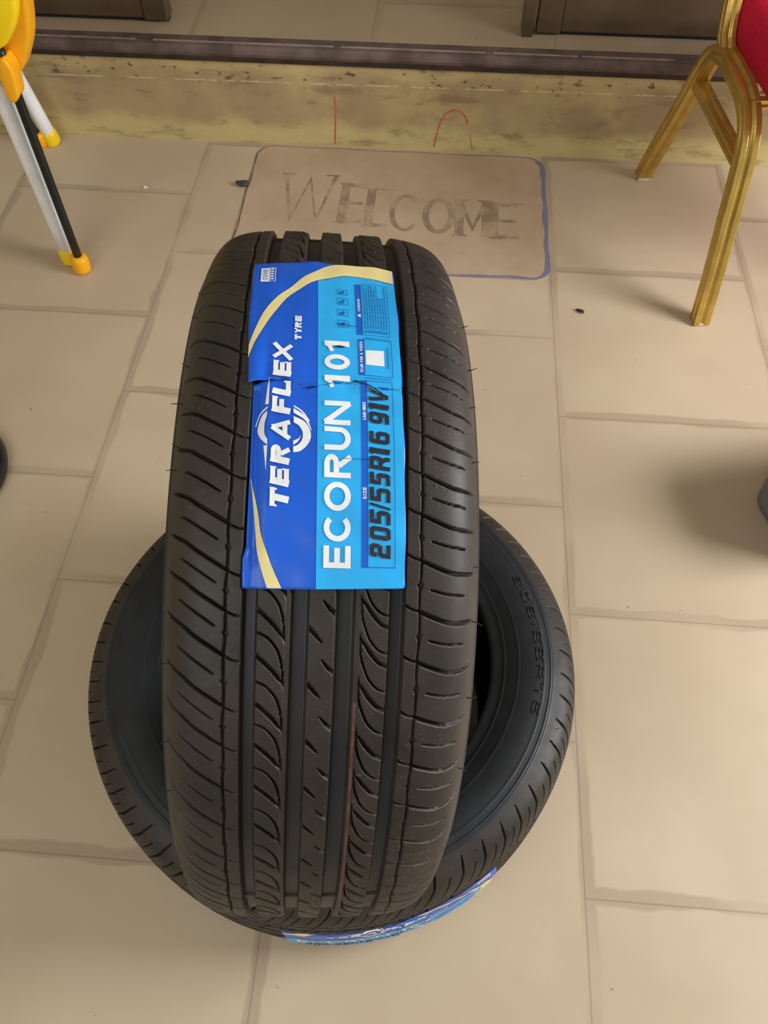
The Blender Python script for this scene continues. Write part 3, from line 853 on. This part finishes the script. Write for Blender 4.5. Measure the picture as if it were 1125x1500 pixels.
    # black size figures
    fg = [('2', -163.2, -154.9), ('0', -152.3, -144.2), ('5', -142.4, -133.9), ('/', -133.6, -128.8), ('5', -128.1, -119.5), ('5', -117.4, -109.7), ('R', -107.6, -98.6), ('1', -97.3, -92.9), ('6', -90.0, -81.6), ('9', -76.2, -67.7), ('1', -65.9, -61.2), ('V', -59.5, -51.0)]
    art('size_figures', place_text(fg, 24.6, 37.65, 0.21, sq_glyph, 0.13), 'ink', 0.75)
    # cracked creases of the torn paper
    for x0, x1, w in ((-34, -17, .5), (-17, -2, .35), (-2, 14, .6), (22, 45, .6)):
        n = 14; A = []; B = []
        for i in range(n + 1):
            x = x0 + (x1 - x0) * i / n; sv = tear_s(x) + .5 * math.sin(i * 2.3); ww = w * (0.3 + .7 * abs(math.sin(i * 1.9)))
            A.append((x, sv - ww / 2)); B.append((x, sv + ww / 2))
        art('crease', band(A, B), 'crack', 0.95)
    A = [(x, -101 + .5 * math.sin(x)) for x in (8, 14, 20, 26, 30)]; B = [(x, s + .3) for x, s in A]; art('crease', band(A, B), 'crack', 0.95)
    A = [(x, 5.5 - .1 * x + .4 * math.sin(x)) for x in (4, 8, 12, 16, 18)]; B = [(x, s + .5) for x, s in A]; art('crease', band(A, B), 'crack', 0.95)
    art('torn_nick', [[(2, -15.5), (5, -16.8), (9, -16.4), (10, -15.2), (6, -14.7)]], 'crack', 0.95)
    cr = band([(14, -44), (17, -43.6), (20, -45), (26, -47), (30, -50), (34, -52.6)], [(14, -44.7), (17, -45), (20, -46.2), (26, -48), (30, -50.8), (34, -53.2)])
    art('crease', cr, 'crack', 0.95)
    return sheet


TREAD_ME = tread_mesh()


def side_profile(sign):
    P = catmull(SIDE, 9); out = []
    for u, r in P:
        d = 0
        if r > 204.5:
            d += 0.9 * math.exp(-((r - 276.5) / 0.9) ** 2) + 0.5 * math.exp(-((r - 279.5) / .8) ** 2)
            d += 0.5 * math.exp(-((r - 268) / 1.0) ** 2) + 0.6 * math.exp(-((r - 236) / 1.2) ** 2) + 0.9 * math.exp(-((r - 219) / 1.4) ** 2)
        out.append((sign * (u + d), r))
    return out


def side_mesh(sign):
    p = np.array(side_profile(sign)); ang = np.linspace(0, 2 * PI, 400, endpoint=False)[:, None]
    P = tpos(p[:, 0][None, :], np.broadcast_to(p[:, 1][None, :], (400, len(p))), ang)
    if sign < 0: P = P[:, ::-1]
    me = grid_mesh('sidewall', P[:, ::-1], True); me.materials.append(M['side']); return me


def liner_mesh():
    h = catmull(LINER, 6); p = np.array(h + [(-u, r) for u, r in h[::-1][1:]]); ang = np.linspace(0, 2 * PI, 240, endpoint=False)[:, None]
    P = tpos(p[:, 0][None, :], np.broadcast_to(p[:, 1][None, :], (240, len(p))), ang)
    me = grid_mesh('inner_liner', P[:, ::-1], True); me.materials.append(M['liner']); return me


SIDE_ME = {1: side_mesh(1), -1: side_mesh(-1)}
LINER_ME = liner_mesh()


def side_text_bm(text, a0, a1, r0, r1, sign):
    """raised lettering on the sidewall: baseline towards the bead"""
    bm = bmesh.new(); ws = [.5 if c in '/ ' else 1.0 for c in text]; tot = sum(ws) * 1.25; p = 0
    sp = np.array(catmull(SIDE, 9))
    sp = sp[np.argsort(sp[:, 1])]
    for c, w in zip(text, ws):
        if c != ' ':
            for pts, tw, cl in sq_glyph(c, .16):
                to2 = lambda gx, gy: ((p + gx * w) / tot * abs(a1 - a0) * r0, gy * (r1 - r0))
                for q in stroke_quads(pts, tw * (r1 - r0), cl, to2):
                    top, low = [], []
                    for d, hgt in q:
                        a = a0 + math.copysign(d / r0, a1 - a0); r = r0 + hgt
                        u = sign * (float(np.interp(r, sp[:, 1], sp[:, 0])))
                        top.append(bm.verts.new(((u + sign * .8) / 1000, r * math.sin(a) / 1000, r * math.cos(a) / 1000)))
                        low.append(bm.verts.new(((u - sign * .3) / 1000, r * math.sin(a) / 1000, r * math.cos(a) / 1000)))
                    bm.faces.new(top)
                    for i in range(4): bm.faces.new((top[i], low[i], low[(i + 1) % 4], top[(i + 1) % 4]))
        p += w * 1.25
    bmesh.ops.recalc_face_normals(bm, faces=bm.faces[:])
    return bm


def hair_bm(u, s, L, seed):
    rnd = random.Random(seed); a = s / R0
    r = float(np.interp(abs(u), [q[0] for q in SEC], [q[1] for q in SEC]))
    n = Vector((0, math.sin(a), math.cos(a))); ax = Vector((1 if u > 0 else -1, 0, 0))
    d = (n * (.5 if abs(u) > 80 else 1) + ax * (1.0 if abs(u) > 80 else rnd.uniform(-.4, .4))).normalized()
    t = n.cross(Vector((1, 0, 0))) * rnd.uniform(-1, 1)
    p0 = Vector((u, r * math.sin(a), r * math.cos(a))) - d * 1.0
    pts = [(p0 + d * L * k / 5 + t * L * .35 * (k / 5) ** 2) / 1000 for k in range(6)]
    return sweep_bm(pts, circ(0.00045, 6), up=(.3, .2, 1), scales=[1, 1, .9, .8, .7, .5])


def make_tyre(name, mat4):
    t = empty(name, (0, 0, 0)); t.matrix_world = mat4

    def sh(n, me):
        o = bpy.data.objects.new(n, me); COL.objects.link(o); o.parent = t; return o
    sh('tread', TREAD_ME); sh('sidewall', SIDE_ME[-1]); sh('sidewall', SIDE_ME[1]); sh('inner_liner', LINER_ME)
    return t


def frame_mat(a, v, c):
    a = Vector(a).normalized(); v = (Vector(v) - a * Vector(v).dot(a)).normalized(); w = v.cross(a)
    return Matrix(((a.x, w.x, v.x, c[0]), (a.y, w.y, v.y, c[1]), (a.z, w.z, v.z, c[2]), (0, 0, 0, 1)))


# the tyre standing upright in the hole of the other one
ya, le = 0.0986, -0.0926
A_UP = (math.cos(ya) * math.cos(le), math.sin(ya) * math.cos(le), math.sin(le))
tyre = make_tyre('tyre', frame_mat(A_UP, (0, 0, 1), (-0.0971, 0.411, 0.4575)))
tag(tyre, 'black tyre standing upright on the lying one, blue label facing up', 'tyre')
label0 = build_label(tyre)
for i, (u, s, L) in enumerate([(-97, -20, 6), (-98, -52, 9), (-97, -88, 6), (-98, -104, 8), (-96, 30, 5), (-95, 60, 5), (-98, -240, 7), (-98, -300, 6), (-98, -345, 7), (97, 40, 6), (98, -8, 8), (97, -45, 5), (97, -90, 6), (98, -166, 5), (98, -205, 8), (98, -262, 8), (97, -320, 7), (4, 112, 6), (-40, 112, 4), (-62, 106, 4), (63, 100, 4), (33, 112, 4), (70, 98, 5)]):
    obj('rubber_hair', hair_bm(u, s, L, i), M['hair'], tyre)
# faint red tread line
bm = bmesh.new(); prev = None
for k in range(70):
    s = -255 - k * 3.0; a = s / R0; r = 315.5; cur = [bm.verts.new((u / 1000, (r + o) * math.sin(a) / 1000, (r + o) * math.cos(a) / 1000)) for u, o in ((20.7, -.25), (22.4, -.45))]
    if prev: bm.faces.new((prev[0], prev[1], cur[1], cur[0]))
    prev = cur
bmesh.ops.recalc_face_normals(bm, faces=bm.faces[:])
obj('red_line', bm, M['redline'], tyre)

# the tyre lying flat on the floor
AL = math.radians(-61.3)
lying = make_tyre('tyre', frame_mat((0, 0, -1), (math.cos(AL), math.sin(AL), 0), (-0.1006, 0.435, 0.1072)))
tag(lying, 'black tyre lying flat on the floor tiles under the upright one', 'tyre')
obj('sidewall_lettering', side_text_bm('205/55R16', math.radians(89), math.radians(45), 258, 267, -1), M['side'], lying)


def copy_tree(o, parent):
    c = o.copy(); COL.objects.link(c); c.parent = parent
    for ch in list(o.children): copy_tree(ch, c)
    return c


lab2 = copy_tree(label0, lying)
lab2.location = (.016, 0, 0)
for i, (s, L) in enumerate([(250, 6), (200, 5), (60, 6), (-420, 6), (-470, 5)]):
    obj('rubber_hair', hair_bm(-97, s, L, 40 + i), M['hair'], lying)

# ------------------------------------------------------------------ gilt banquet chair at the right
M['gold'] = simple('gold_paint_metal', rgb(200, 168, 86), 0.3, 0.7, 0.5, 0.12, 30)
M['red'] = simple('red_velvet', rgb(196, 20, 58), 0.75, 0, 0.25, 0.15, 160, 0.3)
M['redside'] = M['red']


def chair():
    P0 = np.array([.545, 1.311]); d = np.array([-.066, .488]); d /= np.linalg.norm(d); nrm = np.array([d[1], -d[0]])    # nrm points to +x
    root = empty('banquet_chair', (*(P0 + d * .25 + nrm * .21), 0))
    root.rotation_euler = (0, 0, math.atan2(d[1], d[0]) - PI / 2)
    # local: x across (chair to +x), y along depth (front at -y), origin at middle
    CY, CX = .25, .21

    def pt(al, z, side): return (side * CX, al - CY, z)
    # extruded rail section: square tube with a reed down its faces
    w = .0125
    sec = [(-w, -w), (-.004, -w), (0, -w + .004), (.004, -w), (w, -w), (w, -.004), (w - .004, 0), (w, .004), (w, w), (.004, w), (0, w - .004), (-.004, w), (-w, w), (-w, .004), (-w + .004, 0), (-w, -.004)]
    sec = [(a * 1.1, b * 1.3) for a, b in sec]; psec = [(a * .82, b * .82) for a, b in sec]
    for side in (-1, 1):
        path = [(0.0, 0.0), (.020, .10), (.045, .20), (.066, .285), (.080, .33), (.100, .362), (.130, .382), (.17, .392), (.24, .396), (.275, .395), (.305, .387), (.33, .368), (.350, .335), (.372, .283), (.42, .18), (.47, .075), (.503, 0.0)]
        pts = [pt(p[0], p[1], side) for p in catmull(path, 5)]
        sweep = sweep_bm(pts, sec, up=(1, 0, 0))
        obj('side_frame', sweep, M['gold'], root, smooth=False, bevel=0.0012)
        obj('brace', sweep_bm([pt(.364, .303, side), pt(.23, .303, side), pt(.092, .303, side)], [(a * .7, b * .8) for a, b in sec], up=(1, 0, 0)), M['gold'], root, smooth=False)
        bp = [(.285, .400), (.305, .42), (.325, .47), (.345, .55), (.37, .68), (.40, .82), (.42, .90)]
        obj('back_post', sweep_bm([pt(a, z, side) for a, z in catmull(bp, 5)], psec, up=(1, 0, 0)), M['gold'], root, smooth=False, bevel=0.0012)
        for al in (0.004, .499):
            obj('foot_cap', box_bm((side * CX - .0150, al - CY - .017, 0.0), (side * CX + .0150, al - CY + .017, .006)), simple('chair_foot', rgb(190, 180, 160), .6), root, smooth=False, bevel=.003)
    for al, z in ((.13, .386), (.27, .390)):
        obj('cross_rail', sweep_bm([(-CX, al - CY, z), (CX, al - CY, z)], [(a * .55, b * .55) for a, b in sec]), M['gold'], root, smooth=False)
    # cushion
    bm = bmesh.new(); n = 44
    lay = [(.40, .93), (.404, .975), (.415, 1.0), (.44, 1.0), (.455, .99), (.468, .95), (.478, .86), (.484, .6), (.486, .3)]
    rings = []
    for z, k in lay:
        ring = []
        for x, y in rrect(2 * CX - .030, .40, .07, 8):
            ring.append(bm.verts.new((x * k if k > .9 else x * k, (.19 - CY) + y * k, z)))
        rings.append(ring)
    m = len(rings[0])
    for a, b in zip(rings, rings[1:]):
        for i in range(m): bm.faces.new((a[i], a[(i + 1) % m], b[(i + 1) % m], b[i]))
    bm.faces.new(list(reversed(rings[0]))); bm.faces.new(rings[-1])
    s = obj('seat', bm, M['red'], root); s['label'] = 'red upholstered seat cushion'
    # back pad and top arch
    bm = bmesh.new()
    box_bm((-CX + .02, .36 - CY, .60), (CX - .02, .40 - CY, .88), bm)
    for v in bm.verts: v.co.y += (v.co.z - .6) * .2
    obj('backrest', bm, M['red'], root, smooth=False, bevel=.015)
    ar = [(-CX, .42 - CY, .90), (-CX * .9, .432 - CY, .945), (-CX * .5, .44 - CY, .965), (0, .442 - CY, .97), (CX * .5, .44 - CY, .965), (CX * .9, .432 - CY, .945), (CX, .42 - CY, .90)]
    obj('top_arch', sweep_bm(catmull(ar, 6), sec, up=(0, 1, 0)), M['gold'], root, smooth=False)
    return root


tag(chair(), 'gold metal banquet chair with a red cushion in front of the step', 'chair')

# ------------------------------------------------------------------ folded yellow child's chair at the left
M['yellow'] = simple('yellow_plastic', rgb(252, 216, 20), 0.35, 0, 0.5, 0.05, 10)
M['amber'] = simple('amber_plastic', rgb(250, 176, 20), 0.4, 0, 0.5, 0.06, 14)
M['whitetube'] = simple('white_painted_tube', rgb(246, 248, 250), 0.3, 0.0, 0.5, 0.06, 20)
M['blacktube'] = simple('black_tube', rgb(26, 28, 26), 0.35, 0.1, 0.5, 0.1, 20)


def kid_chair():
    o0 = Vector((-.80, 1.40, 0))
    root = empty('child_chair', o0)

    def L(p): return Vector(p) - o0

    def tube(n, pts, r, mat): return obj(n, sweep_bm([L(p) for p in catmull(pts, 4)], circ(r, 20)), mat, root)

    def cap(foot, top, r, mat):
        f, t = Vector(foot), Vector(top); d = (t - f).normalized()
        prof = [(0.0, 0.0), (r * .75, 0.0), (r * .95, .003), (r, .008), (r, .030), (r * .93, .035), (r * .75, .038), (r * .42, .039)]
        bm = lathe_bm(prof, 24); q = Vector((0, 0, 1)).rotation_difference(d).to_matrix().to_4x4()
        bmesh.ops.transform(bm, matrix=Matrix.Translation(L(f)) @ q, verts=bm.verts[:])
        c = obj('foot_cap', bm, mat, root); return c
    legs = [('white_leg', (-.789, 1.398, .004), (-.800, 1.398, .36), (-.808, 1.40, .62), .0180, M['whitetube'], M['yellow'], .0215),
            ('black_leg', (-.7575, 1.369, .004), (-.763, 1.378, .385), (-.765, 1.38, .46), .0088, M['blacktube'], M['amber'], .0185),
            ('white_leg', (-.968, 1.836, .004), (-.984, 1.80, .20), (-1.005, 1.75, .46), .0165, M['whitetube'], M['yellow'], .020),
            ('black_leg', (-.994, 1.828, .004), (-1.000, 1.78, .16), (-1.012, 1.69, .42), .0090, M['blacktube'], M['amber'], .018)]
    for n, f, m, t, r, mat, cm, cr in legs:
        tube('leg', [f, m, t], r, mat)['label'] = n.replace('_', ' ').replace('leg', 'tube leg')
        cap((f[0], f[1], 0.0005), m, cr, cm)['label'] = ('yellow' if cm is M['yellow'] else 'amber') + ' foot cap'

    # moulded side panel, its outline in the plane of the near legs
    def slab(name, outline, y0, y1, mat, bev):
        bm = bmesh.new(); P = catmull(outline, 6, True)
        A = [bm.verts.new(L((p[0], y0, p[1]))) for p in P]; B = [bm.verts.new(L((p[0], y1, p[1]))) for p in P]; n = len(P)
        bm.faces.new(A); bm.faces.new(list(reversed(B)))
        for i in range(n): bm.faces.new((A[i], B[i], B[(i + 1) % n], A[(i + 1) % n]))
        bmesh.ops.recalc_face_normals(bm, faces=bm.faces[:])
        return obj(name, bm, mat, root, bevel=bev)
    o = slab('side_panel', [(-.765, .404), (-.750, .412), (-.732, .437), (-.714, .472), (-.700, .525), (-.692, .60), (-.70, .72), (-.76, .82), (-.86, .84), (-.95, .78), (-.95, .60), (-.92, .48), (-.85, .42), (-.80, .405)], 1.400, 1.440, M['amber'], .008)
    o['label'] = 'amber plastic side panel'
    o = slab('seat_shell', [(-.757, .462), (-.738, .478), (-.716, .507), (-.704, .540), (-.700, .60), (-.71, .70), (-.78, .79), (-.90, .79), (-.96, .66), (-.94, .52), (-.86, .45), (-.80, .445)], 1.372, 1.399, M['yellow'], .008)
    o['label'] = 'bright yellow plastic seat shell'
    o = slab('seat_skirt', [(-.770, .414), (-.767, .432), (-.763, .450), (-.768, .468), (-.80, .476), (-.88, .45), (-.90, .42), (-.84, .405), (-.79, .408)], 1.366, 1.3715, M['yellow'], .002)
    o['label'] = 'bright yellow plastic lower skirt'
    o = slab('leg_bracket', [(-.774, .378), (-.764, .374), (-.754, .384), (-.751, .40), (-.748, .43), (-.756, .45), (-.770, .44), (-.775, .405)], 1.362, 1.3995, M['amber'], .004)
    o['label'] = 'amber plastic bracket over the black leg'
    obj('cross_bar', sweep_bm([L((-.80, 1.40, .58)), L((-.93, 1.62, .52)), L((-1.03, 1.765, .45))], circ(.010, 16)), M['blacktube'], root)
    return root


tag(kid_chair(), 'yellow plastic child chair on white and black tube legs near the step', 'chair')

# ------------------------------------------------------------------ things cut by the frame edges
M['blackgloss'] = simple('glossy_black_plastic', rgb(20, 24, 32), 0.16, 0, 0.6, 0.1, 10)
st = tag(empty('pedestal_stand', (-.868, .800, 0)), 'glossy black round stand base at the left, on the floor', 'stand')
obj('base', lathe_bm([(0, 0), (.128, 0), (.134, .004), (.136, .012), (.133, .022), (.124, .031), (.108, .038), (.085, .042), (.05, .050), (.03, .062), (.022, .08), (.022, .10), (0, .10)], 72), M['blackgloss'], st)
obj('pole', lathe_bm([(0, .09), (.014, .09), (.014, .70), (0, .70)], 24), M['blackgloss'], st)
obj('collar', lathe_bm([(.014, .095), (.021, .098), (.022, .12), (.018, .135), (.014, .137)], 32), M['blackgloss'], st)

M['greybox'] = simple('grey_plastic', rgb(124, 122, 128), 0.55, 0, 0.4, 0.08, 12)
bn = tag(empty('storage_bin', (.724, .846, 0), (0, 0, .314)), 'grey plastic bin with rounded corners at the right edge', 'bin')
bm = bmesh.new(); rings = []
for z, k in ((0, .95), (.006, 1.0), (.02, 1.005), (.10, 1.05), (.14, 1.07), (.142, 1.10), (.158, 1.10), (.159, 1.06), (.04, .96), (.012, .93)):
    rings.append([bm.verts.new((x * k, y * k, z)) for x, y in rrect(.27, .17, .045, 8)])
for a, b in zip(rings, rings[1:]):
    for i in range(len(a)): bm.faces.new((a[i], a[(i + 1) % len(a)], b[(i + 1) % len(a)], b[i]))
bm.faces.new(list(reversed(rings[0]))); bm.faces.new(rings[-1])
obj('body', bm, M['greybox'], bn)

# ------------------------------------------------------------------ worn doormat and small litter
k = NT('worn_mat'); o_ = k.obj()
mc = k.mix(k.mapr(k.noise(o_, 7, 4), .3, .7), rgb(184, 158, 130), rgb(196, 172, 144))
mc = k.mix(k.mapr(k.noise(o_, 20, 5, .7), .55, .75, 0, .25), mc, rgb(140, 110, 84))
M['mat'] = k.set(mc, .5, 0, .3)
k = NT('faded_letter'); o_ = k.obj()
lc = k.mix(k.mapr(k.noise(o_, 16, 5, .65), .40, .60), rgb(184, 159, 131), rgb(150, 126, 103))
M['faded'] = k.set(lc, .6, 0, .25)
k = NT('mat_edge'); o_ = k.obj(); ex = k.sep(o_)[0]
ec = k.mix(k.mapr(ex, -.25, .22), rgb(112, 96, 88), rgb(124, 124, 150))
ec = k.mix(k.mapr(k.noise(o_, 22, 4), .5, .68, 0, .7), ec, rgb(160, 138, 118))
M['edge'] = k.set(ec, .55, 0, .3)

mx0, mx1, my0, my1 = -.458, .248, 1.412, 1.866
mcx, mcy = (mx0 + mx1) / 2, (my0 + my1) / 2
mat = tag(empty('doormat', (mcx, mcy, 0)), 'worn brown doormat with faded WELCOME lettering, lying against the step', 'doormat')
outline = rrect(mx1 - mx0, my1 - my0, .045, 8)
bm = bmesh.new(); f = bm.faces.new([bm.verts.new((x, y, .0012)) for x, y in outline])
rr = bmesh.ops.extrude_face_region(bm, geom=[f]); bmesh.ops.translate(bm, vec=(0, 0, -.0011), verts=[e for e in rr['geom'] if isinstance(e, bmesh.types.BMVert)])
bmesh.ops.recalc_face_normals(bm, faces=bm.faces[:])
obj('body', bm, M['mat'], mat, smooth=False)
bm = bmesh.new()
P_ = np.array(rrect(mx1 - mx0, my1 - my0, .045, 10)); P_ = np.vstack([P_, P_[:1]])
Lc = np.concatenate([[0], np.cumsum(np.hypot(*np.diff(P_, axis=0).T))]); tt = np.linspace(0, Lc[-1], 321)[:-1]
ox_, oy_ = np.interp(tt, Lc, P_[:, 0]), np.interp(tt, Lc, P_[:, 1]); A = []; B = []
for i in range(320):
    t = np.array([ox_[(i + 2) % 320] - ox_[i - 2], oy_[(i + 2) % 320] - oy_[i - 2]]); t = t / np.linalg.norm(t); nn = np.array([-t[1], t[0]])
    p = np.array([ox_[i], oy_[i]]); right = p[0] / (mx1 - mx0) + .5
    w = (.0045 + .0075 * max(0, right) ** 1.5) * (0.85 + 0.3 * math.sin(i * .37) * math.sin(i * .11 + 1))
    if p[1] > (my1 - my0) / 2 - .01: w *= .35
    a = p + nn * (.0012 + .0012 * math.sin(i * .23)); b = a + nn * w
    A.append(bm.verts.new((a[0], a[1], .0015))); B.append(bm.verts.new((b[0], b[1], .0015)))
for i in range(320): bm.faces.new((A[i], A[(i + 1) % 320], B[(i + 1) % 320], B[i]))
bmesh.ops.recalc_face_normals(bm, faces=bm.faces[:])
for f in bm.faces:
    if f.normal.z < 0: f.normal_flip()
obj('border', bm, M['edge'], mat, smooth=False)['label'] = 'worn blue grey border line'
bm = bmesh.new()
wl = [('W', -.375, -.245, 1.58, 1.755), ('E', -.225, -.175, 1.575, 1.725), ('L', -.163, -.118, 1.565, 1.71), ('C', -.112, -.045, 1.553, 1.695), ('O', -.035, .033, 1.552, 1.688), ('M', .042, .112, 1.55, 1.682), ('E', .122, .180, 1.545, 1.676)]
zi_ = 0
for ch, xa, xb, ya_, yb in wl:
    for pts_, tw, cl in glyph(ch, .12 if ch != 'M' else .13):
        vert = len(pts_) == 2 and abs(pts_[0][0] - pts_[1][0]) < .05
        for q in stroke_quads(pts_, (.020 if vert else .011 if ch != 'O' else .014), cl, lambda gx, gy: (xa + gx * (xb - xa) - mcx, ya_ + gy * (yb - ya_) - mcy)):
            zi_ += 1; bm.faces.new([bm.verts.new((*p, .0014 + (zi_ % 12) * .00004)) for p in q])
    for gx, gy in ((.08, .985), (.08, .015), (.9, .985)):                      # serifs
        if ch in 'WMEL' and not (ch == 'W' and gy < .5):
            zi_ += 1; x = xa + gx * (xb - xa) - mcx; y = ya_ + gy * (yb - ya_) - mcy
            bm.faces.new([bm.verts.new((x + a, y + b, .0014 + (zi_ % 12) * .00004)) for a, b in ((-.016, -.003), (.016, -.003), (.016, .003), (-.016, .003))])
bmesh.ops.recalc_face_normals(bm, faces=bm.faces[:])
for f in bm.faces:
    if f.normal.z < 0: f.normal_flip()
obj('lettering', bm, M['faded'], mat, smooth=False)


def lump(name, loc, r, sc_, mat, seed):
    bm = bmesh.new(); bmesh.ops.create_icosphere(bm, subdivisions=3, radius=r); rnd = random.Random(seed)
    ph = [rnd.uniform(0, 6) for _ in range(3)]
    for v in bm.verts:
        d = v.co.normalized(); k = 1 + .18 * math.sin(4 * d.x + ph[0]) + .15 * math.sin(5 * d.y + ph[1]) + .1 * math.sin(7 * d.z + ph[2])
        v.co = Vector((v.co.x * k * sc_[0], v.co.y * k * sc_[1], v.co.z * k * sc_[2]))
    mz = min(v.co.z for v in bm.verts)
    for v in bm.verts: v.co.z -= mz
    o = obj(name, bm, mat); o.location = loc; return o


tag(lump('grit_lump', (-.468, 1.697, .0022), .011, (1.25, .85, .45), simple('dark_grit', rgb(74, 64, 62), .8, var=.3, scale=120), 2), 'small dark lump of grit on the left edge of the doormat', 'debris')
tag(lump('paint_crumb', (-.696, 1.672, 0), .0035, (1.4, 1, .6), simple('white_crumb', rgb(238, 230, 222), .7), 5), 'tiny white crumb on the tiles left of the doormat', 'debris')
ins = tag(empty('dead_insect', (.304, 1.323, 0)), 'small dead dark insect on the tiles beside the gold chair', 'insect')
ins.rotation_euler = (0, 0, -.35)
bugm = simple('insect_shell', rgb(52, 44, 38), .4, var=.3, scale=200)
for n, x, rx, ry in (('head', -.0075, .0022, .0022), ('thorax', -.004, .003, .0027), ('abdomen', .002, .0055, .0032)):
    b = lump(n, (x, 0, .0006), 1.0, (rx, ry, .0022), bugm, 3); b.parent = ins
for s_ in (-1, 1):
    bm = bmesh.new(); v0 = [bm.verts.new(p) for p in ((-.003, s_ * .0015, .0042), (.004, s_ * .005, .003), (.009, s_ * .0045, .0022), (.006, s_ * .0012, .004))]
    bm.faces.new(v0); bmesh.ops.solidify(bm, geom=bm.faces[:], thickness=.0002); obj('wing', bm, simple('insect_wing', rgb(150, 138, 120), .4), ins)
    for q in range(3):
        obj('leg', sweep_bm([Vector((-.005 + q * .003, s_ * .002, .002)), Vector((-.006 + q * .004, s_ * .005, .003)), Vector((-.007 + q * .005, s_ * .0075, .0004))], circ(.0003, 6)), bugm, ins)
